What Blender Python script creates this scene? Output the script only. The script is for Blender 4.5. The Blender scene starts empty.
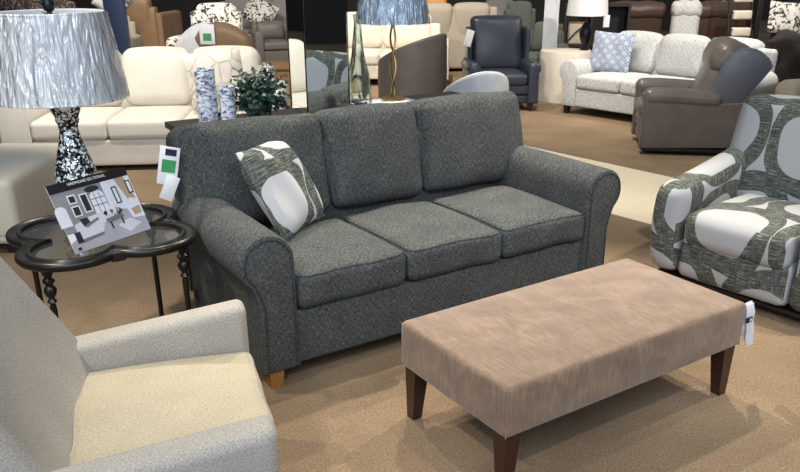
import bpy, bmesh, math, random
from mathutils import Vector, Matrix
PI = math.pi
random.seed(7)
C = bpy.context.scene.collection

def lin(h):
    h = h.lstrip('#'); o = []
    for i in (0, 2, 4):
        c = int(h[i:i+2], 16)/255
        o.append(c/12.92 if c <= .04045 else ((c+.055)/1.055)**2.4)
    return (*o, 1)

# ---------------------------------------------------------------- camera, light, exposure
cam_d = bpy.data.cameras.new('camera'); cam = bpy.data.objects.new('camera', cam_d); C.objects.link(cam)
cam_d.sensor_fit = 'HORIZONTAL'; cam_d.sensor_width = 36; cam_d.lens = 781.6*36/800
cam_d.shift_y = 44/800
cam_d.clip_end = 100
pt, rl = .3865, -.005
cam.location = (0, 0, 1.7515)
cam.rotation_euler = (Matrix.Rotation(PI/2-pt, 3, 'X') @ Matrix.Rotation(rl, 3, 'Z')).to_euler()
bpy.context.scene.camera = cam
vs = bpy.context.scene.view_settings
vs.view_transform = 'Standard'; vs.look = 'None'; vs.gamma = 1; vs.use_curve_mapping = False; vs.exposure = 0

world = bpy.data.worlds.new('world'); bpy.context.scene.world = world; world.use_nodes = True
bg = world.node_tree.nodes['Background']; bg.inputs[0].default_value = (.86, .93, 1, 1); bg.inputs[1].default_value = .27

KS = .86
def spot(loc, aim, power, angle=70, col=(1, .86, .66), rad=.05, blend=.6):
    d = bpy.data.lights.new('ceiling_spotlight', 'SPOT'); o = bpy.data.objects.new('ceiling_spotlight', d); C.objects.link(o)
    d.energy = power*KS; d.spot_size = math.radians(angle); d.spot_blend = blend; d.color = col; d.shadow_soft_size = rad
    o.location = loc; o.rotation_euler = (Vector(aim)-Vector(loc)).to_track_quat('-Z', 'Y').to_euler()
def area(loc, aim, power, sx, sy, col):
    d = bpy.data.lights.new('daylight', 'AREA'); o = bpy.data.objects.new('daylight', d); C.objects.link(o)
    d.shape = 'RECTANGLE'; d.size = sx; d.size_y = sy; d.energy = power; d.color = col
    o.location = loc; o.rotation_euler = (Vector(aim)-Vector(loc)).to_track_quat('-Z', 'Y').to_euler()
# storefront daylight behind the photographer
area((-1.5, -5, 2.6), (0, 4, .6), 170, 9, 3, (.70, .83, 1))
area((.3, -1.6, 4.4), (.3, 2.8, .3), 205, 6, 2.2, (.72, .84, 1))
# ceiling track spotlights
WARM = (1, .90, .76)
spot((.2, 5.2, 3.4), (.55, 3.5, .5), 420, 60, WARM)
spot((1.6, 5.0, 3.4), (1.0, 3.4, .4), 420, 62, WARM)
spot((-1.2, 4.9, 3.4), (-.5, 3.3, .5), 260, 60, WARM)
spot((-1.9, 1.0, 3.4), (-.7, 2.2, .3), 170, 66, WARM)
spot((1.9, 1.2, 3.4), (1.0, 2.4, .3), 170, 75, WARM)
spot((3.2, 3.6, 3.5), (2.0, 4.2, .5), 300, 60, WARM)
spot((-2.4, 3.0, 3.5), (-1.4, 3.6, .4), 300, 70, WARM)
spot((-1.8, 6.0, 3.5), (-2.4, 7.6, .5), 400, 80, WARM)
spot((-4.0, 6.3, 3.5), (-3.0, 7.8, .5), 320, 80, WARM)
spot((1.2, 6.6, 3.5), (1.7, 7.6, 0), 420, 85, WARM)
spot((1.6, 8.6, 3.5), (2.8, 9.4, .6), 250, 80, WARM)
spot((0.2, 8.8, 3.5), (.7, 10.2, .5), 340, 85, WARM)
spot((-2.6, 9.5, 3.5), (-2.4, 12.5, .5), 700, 100, WARM)
spot((.4, 11.5, 3.5), (.3, 13.5, .5), 500, 100, WARM)
spot((4.4, 8.5, 3.5), (4.2, 10.5, .6), 600, 95, WARM)
spot((4.2, 11.5, 3.5), (4.6, 13.8, .6), 500, 100, WARM)
spot((-4.5, 11.5, 3.5), (-3.8, 13.5, .6), 500, 100, WARM)

# ---------------------------------------------------------------- node helpers
class NT:
    def __init__(s, name):
        s.m = bpy.data.materials.new(name); s.m.use_nodes = True; s.t = s.m.node_tree
        s.b = s.t.nodes['Principled BSDF']; s.out = s.t.nodes['Material Output']
    def n(s, typ, **kw):
        o = s.t.nodes.new(typ)
        for k, v in kw.items(): setattr(o, k, v)
        return o
    def put(s, sock, v):
        if isinstance(v, bpy.types.NodeSocket): s.t.links.new(v, sock)
        elif v is not None: sock.default_value = v
    def coord(s, kind='Object'): return s.n('ShaderNodeTexCoord').outputs[kind]
    def scale(s, vec, sc, rot=(0, 0, 0)):
        m = s.n('ShaderNodeMapping'); s.put(m.inputs[0], vec); m.inputs['Scale'].default_value = sc; m.inputs['Rotation'].default_value = rot
        return m.outputs[0]
    def noise(s, vec, scale, detail=3, rough=.6, dist=0):
        m = s.n('ShaderNodeTexNoise'); s.put(m.inputs['Vector'], vec); m.inputs['Scale'].default_value = scale
        m.inputs['Detail'].default_value = detail; m.inputs['Roughness'].default_value = rough; m.inputs['Distortion'].default_value = dist
        return m.outputs[0]
    def voronoi(s, vec, scale, feature='F1', out='Distance', rnd=1):
        m = s.n('ShaderNodeTexVoronoi', feature=feature); s.put(m.inputs['Vector'], vec); m.inputs['Scale'].default_value = scale
        if 'Randomness' in m.inputs: m.inputs['Randomness'].default_value = rnd
        return m.outputs[out]
    def math(s, op, a, b=None, c=None, clamp=False):
        m = s.n('ShaderNodeMath', operation=op); m.use_clamp = clamp
        s.put(m.inputs[0], a); s.put(m.inputs[1], b)
        if c is not None: s.put(m.inputs[2], c)
        return m.outputs[0]
    def ramp(s, fac, stops, interp='LINEAR'):
        m = s.n('ShaderNodeValToRGB'); s.put(m.inputs[0], fac); r = m.color_ramp; r.interpolation = interp
        while len(r.elements) < len(stops): r.elements.new(.5)
        for e, (p, c) in zip(r.elements, stops): e.position = p; e.color = c
        return m.outputs[0]
    def mix(s, fac, a, b, typ='MIX'):
        m = s.n('ShaderNodeMix', data_type='RGBA', blend_type=typ); s.put(m.inputs[0], fac); s.put(m.inputs[6], a); s.put(m.inputs[7], b)
        return m.outputs[2]
    def bump(s, h, strength=.3, dist=.002):
        m = s.n('ShaderNodeBump'); s.put(m.inputs['Height'], h); m.inputs['Strength'].default_value = strength; m.inputs['Distance'].default_value = dist
        s.t.links.new(m.outputs[0], s.b.inputs['Normal'])
    def fin(s, col=None, rough=.8, metal=0, spec=None, sheen=0):
        s.put(s.b.inputs['Base Color'], col); s.put(s.b.inputs['Roughness'], rough); s.put(s.b.inputs['Metallic'], metal)
        if spec is not None: s.b.inputs['Specular IOR Level'].default_value = spec
        if sheen: s.b.inputs['Sheen Weight'].default_value = sheen
        return s.m

def plain(name, h, rough=.6, metal=0, spec=None):
    t = NT(name); v = t.noise(t.coord(), 9, 3)
    c = lin(h); d = tuple(x*.86 for x in c[:3])+(1,)
    return t.fin(t.ramp(v, [(.3, d), (.7, c)]), rough, metal, spec)

def tweed(name, dark, mid, light, sc=260, stretch=(.35, 1, 1), contrast=.12, sheen=.0, bump=.35):
    """woven cloth: slubs along u crossed with threads along v (UV is in metres)"""
    t = NT(name); uv = t.coord('UV')
    a = t.noise(t.scale(uv, (sc*stretch[0], sc*stretch[1], 1)), 1, 3, .65)
    b = t.noise(t.scale(uv, (sc*stretch[1]*1.1, sc*stretch[0]*.8, 1)), 1, 2, .5)
    big = t.noise(uv, 7, 2)
    f = t.math('ADD', t.math('MULTIPLY', a, .6), t.math('MULTIPLY', b, .4))
    f = t.math('ADD', f, t.math('MULTIPLY', t.math('SUBTRACT', big, .5), .08))
    c = t.ramp(f, [(.5-contrast, lin(dark)), (.5, lin(mid)), (.5+contrast, lin(light))])
    t.bump(f, bump, .003)
    return t.fin(c, .95, 0, .2, sheen)

def leather(name, h, rough=.42, bump=.25, amp=.75, spec=.5):
    t = NT(name); co = t.coord(); v = t.noise(co, 5, 4, .6); w = t.noise(co, 60, 4, .7)
    c = lin(h); d = tuple(x*amp for x in c[:3])+(1,)
    t.bump(t.math('ADD', t.math('MULTIPLY', v, 2.0), t.math('MULTIPLY', w, .25)), bump, .01)
    return t.fin(t.ramp(v, [(.3, d), (.7, c)]), rough, 0, spec)

def motif(name, size=1.0, white='#c2c4c7', rot=0, off=(0, 0)):
    """large staggered ovals ringed with striated charcoal bands"""
    t = NT(name); uv = t.coord('UV')
    nz = t.n('ShaderNodeTexNoise'); t.put(nz.inputs['Vector'], uv); nz.inputs['Scale'].default_value = 3.2; nz.inputs['Detail'].default_value = 1
    va = t.n('ShaderNodeVectorMath', operation='MULTIPLY_ADD'); t.put(va.inputs[0], nz.outputs['Color']); va.inputs[1].default_value = (.13*size,)*3; t.put(va.inputs[2], uv)
    m = t.scale(va.outputs[0], (1/(.40*size), 1/(.46*size), 1), (0, 0, rot))
    sp = t.n('ShaderNodeSeparateXYZ'); t.put(sp.inputs[0], m)
    X = t.math('ADD', sp.outputs[0], 20+off[0]); Y = t.math('ADD', sp.outputs[1], 20*1.7+off[1])
    def lat(ox, oy):
        px = t.math('SUBTRACT', t.math('FRACT', t.math('ADD', X, ox)), .5)
        py = t.math('MULTIPLY', t.math('SUBTRACT', t.math('FRACT', t.math('DIVIDE', t.math('ADD', Y, oy), 1.7)), .5), 1.7)
        e = 2.7
        q = t.math('ADD', t.math('POWER', t.math('ABSOLUTE', px), e), t.math('POWER', t.math('ABSOLUTE', py), e))
        return t.math('POWER', q, 1/e)
    r = t.math('MINIMUM', lat(0, 0), lat(.5, .85))
    inner = t.math('LESS_THAN', r, .325); outer = t.math('GREATER_THAN', r, .495)
    msk = t.math('MAXIMUM', inner, outer)
    st = t.noise(t.scale(uv, (14, 260, 1)), 1, 3, .7)
    s2 = t.noise(t.scale(uv, (260, 14, 1)), 1, 2, .5)
    dk = t.ramp(t.math('ADD', t.math('MULTIPLY', st, .75), t.math('MULTIPLY', s2, .25)), [(.38, lin('#303431')), (.52, lin('#555a55')), (.62, lin('#999c94'))])
    w = t.ramp(t.noise(uv, 300, 2), [(.3, tuple(x*.86 for x in lin(white)[:3])+(1,)), (.7, lin(white))])
    t.bump(st, .15, .002)
    return t.fin(t.mix(msk, dk, w), .9, 0, .2)

# ---------------------------------------------------------------- mesh helpers
class MB:
    def __init__(s, M=None): s.bm = bmesh.new(); s.ul = s.bm.loops.layers.uv.new('uv'); s.fl = s.bm.faces.layers.int.new('ax'); s.M = M or Matrix.Identity(4); s.mi = 0
    def _v(s, p): return s.bm.verts.new(s.M @ Vector(p))
    def _f(s, vs):
        try:
            f = s.bm.faces.new(vs); f.material_index = s.mi; return f
        except ValueError: return None
    def poly(s, pts): s._f([s._v(p) for p in pts]); return s
    def rbox(s, lo, hi, r=.03, puff=(0, 0, 0), M=None, seg=2, n=5, fn=None, uvm=None):
        """rounded box; puff bulges the faces along x, y, z"""
        c = [(a+b)/2 for a, b in zip(lo, hi)]; h = [abs(b-a)/2 for a, b in zip(lo, hi)]; r = min(r, *[x*.98 for x in h])
        ax = []
        for k in range(3):
            inner = h[k]-r
            a = [inner + r*math.tan(PI/4*(j/seg)) if seg else inner for j in range(seg, 0, -1)]
            mid = [inner*(1-2*j/n) for j in range(n+1)]
            l = a+mid+[-x for x in reversed(a)]; ax.append(sorted(set(round(x, 6) for x in l)))
        cache = {}; pres = {}
        def vert(p):
            key = tuple(round(x, 5) for x in p)
            if key in cache: return cache[key]
            q = [max(-(h[i]-r), min(h[i]-r, p[i])) for i in range(3)]
            d = Vector([p[i]-q[i] for i in range(3)])
            if d.length > 1e-9: d.normalize()
            v = [q[i]+d[i]*r for i in range(3)]
            t = [v[i]/h[i] if h[i] else 0 for i in range(3)]
            for i in range(3):
                if puff[i]:
                    j, k = (i+1) % 3, (i+2) % 3
                    v[i] += puff[i]*t[i]*max(0, 1-abs(t[j])**2.5)*max(0, 1-abs(t[k])**2.5)
            v = Vector([v[i]+c[i] for i in range(3)]); pre = v.copy()
            if fn: v = Vector(fn(v))
            if M: v = M @ v
            cache[key] = s._v(v); pres[cache[key]] = pre; return cache[key]
        for k in range(3):
            i, j = (k+1) % 3, (k+2) % 3
            for sg in (-1, 1):
                for a in range(len(ax[i])-1):
                    for b in range(len(ax[j])-1):
                        q = []
                        for (aa, bb) in ((a, b), (a+1, b), (a+1, b+1), (a, b+1)):
                            p = [0, 0, 0]; p[k] = sg*h[k]; p[i] = ax[i][aa]; p[j] = ax[j][bb]; q.append(vert(p))
                        if sg < 0: q.reverse()
                        f = s._f(list(dict.fromkeys(q))) if len(set(q)) >= 3 else None
                        if f and not uvm: f[s.fl] = 0
                        if f and uvm:
                            f[s.fl] = 9
                            for l in f.loops:
                                x, y, z = pres[l.vert]
                                if uvm == 'seat':   # cloth runs over the top and down the front and sides
                                    d = hi[2]-z
                                    u, v_ = (x, y) if k == 2 else ((x, lo[1]-d) if sg < 0 else (x, hi[1]+d)) if k == 1 else ((lo[0]-d, y) if sg < 0 else (hi[0]+d, y))
                                else:               # cloth runs up the front, over the top and round the sides
                                    d = y-lo[1]
                                    u, v_ = ((x, z) if sg < 0 else (x, 2*hi[2]-z)) if k == 1 else ((x, hi[2]+d) if k == 2 else ((lo[0]-d, z) if sg < 0 else (hi[0]+d, z)))
                                l[s.ul].uv = (u, v_)
        return s
    def box(s, lo, hi, M=None, top=None):
        """plain box; top=(sx,sy) scales the lower end for tapered legs"""
        P = [(x, y, z) for z in (lo[2], hi[2]) for y in (lo[1], hi[1]) for x in (lo[0], hi[0])]
        if top:
            cx, cy = (lo[0]+hi[0])/2, (lo[1]+hi[1])/2
            P = [((x-cx)*top[0]+cx+(top[2] if len(top) > 2 else 0), (y-cy)*top[1]+cy+(top[3] if len(top) > 3 else 0), z) if z == lo[2] else (x, y, z) for x, y, z in P]
        if M: P = [M @ Vector(p) for p in P]
        v = [s._v(p) for p in P]
        for f in ((0, 2, 3, 1), (4, 5, 7, 6), (0, 1, 5, 4), (2, 6, 7, 3), (0, 4, 6, 2), (1, 3, 7, 5)): s._f([v[i] for i in f])
        return s
    def sweep(s, prof, rings, axis='y', close=True, fn=None):
        """prof: 2d outline; rings: list of (t, inset)."""
        n = len(prof)
        A = sum(prof[i][0]*prof[(i+1) % n][1]-prof[(i+1) % n][0]*prof[i][1] for i in range(n))
        sg = 1 if A > 0 else -1
        nr = []
        for i in range(n):
            a, b, c = Vector(prof[i-1]), Vector(prof[i]), Vector(prof[(i+1) % n])
            d1 = (b-a).normalized() if (b-a).length else Vector((1, 0)); d2 = (c-b).normalized() if (c-b).length else d1
            m = Vector((-(d1.y+d2.y), d1.x+d2.x))*sg
            if m.length < 1e-6: m = Vector((-d1.y, d1.x))*sg
            m.normalize(); nr.append(m)
        R = []
        for (t, ins) in rings:
            row = []
            for p, m in zip(prof, nr):
                q = Vector(p)+m*ins
                P = {'y': (q.x, t, q.y), 'x': (t, q.x, q.y), 'z': (q.x, q.y, t)}[axis]
                if fn: P = fn(P)
                row.append(s._v(P))
            R.append(row)
        for a, b in zip(R, R[1:]):
            for i in range(n): s._f([a[i], a[(i+1) % n], b[(i+1) % n], b[i]])
        if close: s._f(list(reversed(R[0]))); s._f(R[-1])
        return s
    def tube(s, pts, r, n=8, loop=False, cap=True):
        pts = [Vector(p) for p in pts]; m = len(pts); R = []
        rr = r if isinstance(r, (list, tuple)) else [r]*m
        up = None
        for i, p in enumerate(pts):
            if loop: d = pts[(i+1) % m]-pts[i-1]
            else: d = pts[min(i+1, m-1)]-pts[max(i-1, 0)]
            d.normalize()
            if up is None: up = d.orthogonal().normalized()
            up = (up-d*up.dot(d)); up = up.normalized() if up.length > 1e-6 else d.orthogonal().normalized()
            w = d.cross(up)
            R.append([s._v(p+(up*math.cos(2*PI*k/n)+w*math.sin(2*PI*k/n))*rr[i]) for k in range(n)])
        for i in range(m if loop else m-1):
            a, b = R[i], R[(i+1) % m]; o = 0
            if loop and i == m-1:
                o = min(range(n), key=lambda q: (a[0].co-b[q].co).length)
            for k in range(n): s._f([a[k], a[(k+1) % n], b[(k+1+o) % n], b[(k+o) % n]])
        if not loop and cap: s._f(list(reversed(R[0]))); s._f(R[-1])
        return s
    def lathe(s, prof, c=(0, 0, 0), n=24, cap=True, fn=None):
        R = []
        for (r, z) in prof:
            row = []
            for k in range(n):
                P = (c[0]+r*math.cos(2*PI*k/n), c[1]+r*math.sin(2*PI*k/n), c[2]+z)
                if fn: P = fn(P, k)
                row.append(s._v(P))
            R.append(row)
        for a, b in zip(R, R[1:]):
            for k in range(n): s._f([a[k], a[(k+1) % n], b[(k+1) % n], b[k]])
        if cap: s._f(list(reversed(R[0]))); s._f(R[-1])
        return s
    def pillow(s, w, h, t, M, n=14, ear=.04):
        """knife-edge cushion in the local xz plane"""
        for sg in (-1, 1):
            g = []
            for i in range(n+1):
                row = []
                for j in range(n+1):
                    a, b = -1+2*i/n, -1+2*j/n
                    k = 1-ear*(1-abs(b)**2)*1.0; l = 1-ear*(1-abs(a)**2)
                    e = (max(0, 1-a**4)*max(0, 1-b**4))**.6
                    wr = .012*math.sin(7*a+3*b)*e
                    row.append(s._v(M @ Vector((a*w/2*k, sg*(t/2*e)+wr, b*h/2*l))))
                g.append(row)
            for i in range(n):
                for j in range(n):
                    q = [g[i][j], g[i+1][j], g[i+1][j+1], g[i][j+1]]
                    if sg > 0: q.reverse()
                    f = s._f(q)
                    if f: f[s.fl] = 2
        return s
    def build(s, name, mat, parent=None, ang=40, smooth=True, uvrot=0, uvoff=(0, 0), wrapz=None):
        bmesh.ops.remove_doubles(s.bm, verts=s.bm.verts, dist=.00005)
        bmesh.ops.recalc_face_normals(s.bm, faces=s.bm.faces)
        uv = s.ul
        for f in s.bm.faces:
            f.smooth = smooth; nn = f.normal; a = max(range(3), key=lambda i: abs(nn[i])); fx = f[s.fl]
            if fx in (1, 2, 3): a = fx-1
            if fx == 9:
                for l in f.loops: l[uv].uv = (l[uv].uv[0]+uvoff[0], l[uv].uv[1]+uvoff[1])
                continue
            for l in f.loops:
                p = l.vert.co
                u, v = ((p.y, p.z), (p.x, p.z), (p.x, p.y))[a]
                if wrapz is not None and a == 1: v = p.z-wrapz if nn.y < 0 else -p.z
                if uvrot: u, v = v, u
                l[uv].uv = (u+uvoff[0], v+uvoff[1])
        me = bpy.data.meshes.new(name); s.bm.to_mesh(me); s.bm.free()
        for m in (mat if isinstance(mat, (list, tuple)) else [mat]): me.materials.append(m)
        if smooth: me.set_sharp_from_angle(angle=math.radians(ang))
        o = bpy.data.objects.new(name, me); C.objects.link(o)
        if parent: o.parent = parent
        return o

def thing(name, label, cat, loc=(0, 0, 0), rz=0, group=None):
    o = bpy.data.objects.new(name, None); o.empty_display_size = .1; C.objects.link(o); o.location = loc; o.rotation_euler = (0, 0, rz)
    o['label'] = label; o['category'] = cat
    if group: o['group'] = group
    return o
def tag(o, label, cat, group=None):
    o['label'] = label; o['category'] = cat
    if group: o['group'] = group
    return o
def struct(o): o['kind'] = 'structure'; return o
def T(x, y, z): return Matrix.Translation((x, y, z))
def R(a, ax): return Matrix.Rotation(math.radians(a), 4, ax)

def smooth_loop(P, k=4):
    Q = []; n = len(P)
    for i in range(n):
        a, b, c, d = (Vector(P[(i+j) % n]) for j in (-1, 0, 1, 2))
        for j in range(k):
            t = j/k; Q.append(tuple(.5*((2*b)+(c-a)*t+(2*a-5*b+4*c-d)*t*t+(3*b-a-3*c+d)*t**3)))
    return Q
def loop_rect(hw, hh, r, n=4):
    """rounded rectangle outline, counter-clockwise"""
    P = []
    for cx, cy, a0 in ((hw-r, hh-r, 0), (-hw+r, hh-r, 90), (-hw+r, -hh+r, 180), (hw-r, -hh+r, 270)):
        for k in range(n+1):
            a = math.radians(a0+90*k/n); P.append((cx+r*math.cos(a), cy+r*math.sin(a)))
    # subdivide the long sides
    Q = []
    for i, p in enumerate(P):
        q = P[(i+1) % len(P)]; Q.append(p); L = math.dist(p, q)
        k = int(L/.08)
        for j in range(1, k+1): Q.append((p[0]+(q[0]-p[0])*j/(k+1), p[1]+(q[1]-p[1])*j/(k+1)))
    return Q

def soft(v): return (v.x, v.y+.0045*math.sin(11*v.x+5*v.z)+.003*math.sin(23*v.x-17*v.z), v.z+.004*math.sin(9*v.x+7*v.y)+.0025*math.sin(19*v.x))
def cushion(parent, name, lo, hi, mat, r=.05, puff=(0, 0, .02), M=None, pipe=None, pipe_ax=2, n=7, uvoff=(0, 0), fn=None, uvm=None):
    if fn is None and pipe: fn = soft; n = max(n, 12)
    o = MB().rbox(lo, hi, r, puff, M, 3, n, fn, uvm).build(name, mat, parent, uvoff=uvoff)
    if pipe:
        c = [(a+b)/2 for a, b in zip(lo, hi)]; h = [(b-a)/2-.29*r for a, b in zip(lo, hi)]
        mb = MB(); i, j = ((1, 2), (0, 2), (0, 1))[pipe_ax]
        for sg in (-1, 1):
            pts = []
            for a, b in loop_rect(h[i], h[j], r*.8):
                p = [0, 0, 0]; p[pipe_ax] = c[pipe_ax]+sg*h[pipe_ax]; p[i] = c[i]+a; p[j] = c[j]+b
                p = Vector(p)
                if fn: p = Vector(fn(p))
                if M: p = M @ p
                pts.append(p)
            mb.tube(pts, .005, 5, loop=True)
        mb.build('piping', pipe, o)
    return o

def roll_profile(aw, ah, rr, z0, over=None):
    """rolled arm outline in xz: inner face at x=aw, roll hangs past the outer side x=0"""
    cx, cz = aw-rr, ah-rr
    P = [(aw, z0), (aw, z0+(cz-z0)*.33), (aw, z0+(cz-z0)*.66)]
    for k in range(0, 15):
        a = math.radians(k*230/14); P.append((cx+rr*math.cos(a), cz+rr*math.sin(a)))
    lx, lz = P[-1]
    P += [(lx*.35+.0, lz-.05), (.004, lz-.11), (0, z0+.12), (0, z0)]
    return P

def track_profile(aw, ah, z0, r=.05):
    P = [(aw, z0), (aw, (z0+ah)/2), (aw, ah-r)]
    for k in range(1, 6): a = math.radians(90*k/5); P.append((aw-r+r*math.cos(a), ah-r+r*math.sin(a)))
    for k in range(0, 6): a = math.radians(90+90*k/5); P.append((r+r*math.cos(a), ah-r+r*math.sin(a)))
    P += [(0, (z0+ah)/2), (0, z0)]
    return P

def sofa(t, W, D, aw, ah, sh, bh, n, mat, arm='roll', z0=.08, pipe=None, ct=.16, bt=.2, lean=12, foot=None, foot_h=None, overhang=0, backmat=None, rr=None, br=.08, frame_h=None, seat_d=None, cushname='back_cushion', foot_shape=.75, splits=None, csplits=None, bpuff=(.01, .045, .03)):
    """sofa or chair shell; local origin front-left floor corner, front faces -y"""
    fd = D-bt*.9 if seat_d is None else seat_d
    MB().rbox((aw-.01, .025, z0), (W-aw+.01, D-.05, sh-ct-.005), .02).build('base', mat, t)
    rr = rr or aw*.7
    for sx in (0, 1):
        prof = roll_profile(aw, ah, rr, z0) if arm == 'roll' else track_profile(aw, ah, z0, min(.06, aw*.42))
        if sx: prof = [(W-x, z) for x, z in prof]
        e = .02
        a = MB().sweep(prof, [(0, e), (e*.3, e*.3), (e, 0), (D*.25, 0), (D*.5, 0), (D*.75, 0), (D-.06, 0), (D-.05, .01)]).build('arm', mat, t)
        if pipe:
            cx = sum(p[0] for p in prof)/len(prof)
            q = [(x, -.002, z) for x, z in prof[1:-1]]
            # piping follows the panel seam, set in a little from the outline
            A = []
            for i, (x, y, z) in enumerate(q):
                p0, p1 = q[max(i-1, 0)], q[min(i+1, len(q)-1)]
                dx, dz = p1[0]-p0[0], p1[2]-p0[2]; L = math.hypot(dx, dz) or 1
                s_ = -1 if sx else 1
                A.append((x-s_*dz/L*.02, -.001, z+s_*dx/L*.02))
            A = [(A[0][0], -.001, z0+.01)]+A+[(A[-1][0], -.001, z0+.01)]
            MB().tube(A, .0045, 5).build('piping', pipe, a)
    fh = frame_h or bh-.1
    MB().rbox((.0 if overhang else aw*.5, D-bt*.75, z0), (W if overhang else W-aw*.5, D, fh), .045, (0, .01, 0)).build('back_frame', mat, t)
    if splits is None: splits = [aw+(W-2*aw)*i/n for i in range(n+1)]
    for i in range(n):
        x0, x1 = splits[i], splits[i+1]
        cushion(t, 'seat_cushion', (x0+.004, -.0, sh-ct), (x1-.004, fd, sh), mat, .04, (.0, .006, .022), None, pipe, 2, uvoff=(i*.37, i*.2))
    cs = csplits or [splits[0]-overhang]+splits[1:-1]+[splits[-1]+overhang]
    for i in range(n):
        x0, x1 = cs[i], cs[i+1]
        M = T(0, D-bt*.62, sh) @ R(-lean, 'X')
        cushion(t, cushname, (x0+.004, -bt/2, -.0), (x1-.004, bt/2-.02, (bh-sh)), backmat or mat, br, bpuff, M, pipe, 1, uvoff=(i*.31, i*.4))
    if foot:
        for fx in (.03, W-.1):
            for fy in (.02, D-.12):
                MB().box((fx, fy, 0), (fx+.07, fy+.07, z0+.005), top=(foot_shape, foot_shape)).build('foot', foot, t)

# ---------------------------------------------------------------- materials
M_ = {}
M_['sofa'] = tweed('charcoal_tweed', '#191b1c', '#434647', '#818580', 340, (.18, 1, 1), .19)
M_['pipe'] = tweed('charcoal_piping', '#1d2022', '#34383b', '#5a5e60', 300)
M_['cream_tweed'] = tweed('cream_tweed', '#77736b', '#a29d95', '#c6c2ba', 420, (.35, 1, 1), .17)
M_['oat_tweed'] = tweed('oatmeal_tweed', '#827a68', '#a79e88', '#c8c0ac', 420, (.35, 1, 1), .17)
M_['motif'] = motif('oval_motif_cloth', 1.27, '#b3b5b7')
M_['motif_small'] = motif('oval_motif_pillow_cloth', .95, off=(.60, .86))
def velvet():
    t = NT('taupe_velvet'); uv = t.coord('UV')
    a = t.noise(t.scale(uv, (90, 14, 1), (0, 0, .5)), 1, 4, .65, .6); b = t.noise(uv, 7, 4, .6, .5)
    f = t.math('ADD', t.math('MULTIPLY', a, .5), t.math('MULTIPLY', b, .5))
    c = t.ramp(f, [(.3, lin('#635142')), (.5, lin('#7c6653')), (.7, lin('#98816d'))])
    t.bump(a, .12, .002); return t.fin(c, .75, 0, .25, .35)
M_['velvet'] = velvet()
M_['walnut'] = plain('dark_walnut', '#3a2018', .35)
M_['oak'] = plain('honey_oak', '#a8763f', .5)
M_['black_foot'] = plain('black_plastic', '#15130f', .5)
M_['black'] = leather('black_lacquer', '#17150f', .32, .1)
M_['white_leather'] = leather('white_leather', '#e2ddd2', .5, .15, .93, .3)
M_['cream_leather'] = leather('cream_leather', '#d9d2c4', .5, .15, .93, .3)
M_['blue_leather'] = leather('slate_blue_leather', '#343a46', .33, .25)
M_['grey_leather'] = leather('grey_brown_leather', '#6a625d', .36, .3, .7)
M_['grey_leather2'] = leather('warm_grey_leather', '#66605d', .45, .2, .8)
M_['brown_leather'] = leather('brown_leather', '#4c3a30', .5, .2)
M_['tan_leather'] = leather('tan_leather', '#8d7258', .5, .2)
M_['beige'] = tweed('beige_linen', '#8f8779', '#aba293', '#c4bcae', 200, contrast=.2)
M_['greige'] = tweed('greige_linen', '#7d766c', '#97907f', '#b4ad9f', 200, contrast=.2)
M_['lightgrey'] = tweed('pale_grey_slub', '#8f9092', '#bcbdbe', '#dadbdc', 130, (1, .18, 1), .17)
M_['midgrey'] = tweed('mid_grey_cloth', '#6a6866', '#8a8785', '#a3a09e', 160, contrast=.2)
M_['greygreen'] = tweed('grey_green_cloth', '#3a3f3c', '#525852', '#6a706a', 160, contrast=.2)
M_['white_cloth'] = plain('white_cloth', '#e6e8ee', .8)
M_['cream_cloth'] = plain('cream_cloth', '#dcd4c6', .85)
M_['navy'] = plain('navy_lacquer', '#22304d', .5)
M_['dark'] = plain('black_painted_wood', '#1b1a1c', .5)
M_['darkwood'] = plain('espresso_wood', '#2e2420', .4)
M_['crate'] = plain('pine_wood', '#9c7148', .6)
M_['orange'] = plain('orange_cloth', '#cf9257', .8)
M_['paper'] = plain('white_card', '#eef0f4', .5)
M_['green_ink'] = plain('green_print', '#3f9a5c', .6)
M_['navy_ink'] = plain('navy_label', '#161a3a', .6)
M_['gold'] = plain('brushed_gold', '#b08a52', .3, 1)
M_['steel'] = plain('dark_steel', '#3a3a3c', .35, 1)
M_['nail'] = plain('pewter_nailheads', '#a39c92', .3, 1)
def floral(name, base, ink, sc=14, thr=.53):
    t = NT(name); uv = t.coord('UV')
    a = t.noise(uv, sc, 3, .55, 1.2)
    return t.fin(t.ramp(a, [(thr-.02, lin(base)), (thr+.03, lin(ink))]), .85)
M_['bw_floral'] = floral('black_and_white_floral_cloth', '#dcd9d4', '#3b3836')
M_['dark_floral'] = floral('dark_floral_cloth', '#201a1a', '#6b5f5a', 18, .55)
M_['bark'] = None
def bark():
    t = NT('white_bark_glaze'); co = t.coord()
    a = t.noise(t.scale(co, (30, 30, 70)), 1, 4, .7, .8)
    return t.fin(t.ramp(a, [(.42, lin('#4d5a80')), (.5, lin('#cfd5e2')), (.56, lin('#eef0f4'))]), .5)
M_['bark'] = bark()
def cream_flower():
    t = NT('cream_embroidered_cloth'); uv = t.coord('UV')
    a = t.voronoi(uv, 6, 'DISTANCE_TO_EDGE'); b = t.noise(uv, 12, 2)
    f = t.math('ADD', a, t.math('MULTIPLY', b, .1))
    c = t.ramp(f, [(.05, lin('#b7ae9a')), (.1, lin('#ddd7cb')), (.4, lin('#e4ded6'))])
    t.bump(f, .4, .01); return t.fin(c, .85)
M_['cream_flower'] = cream_flower()
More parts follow.
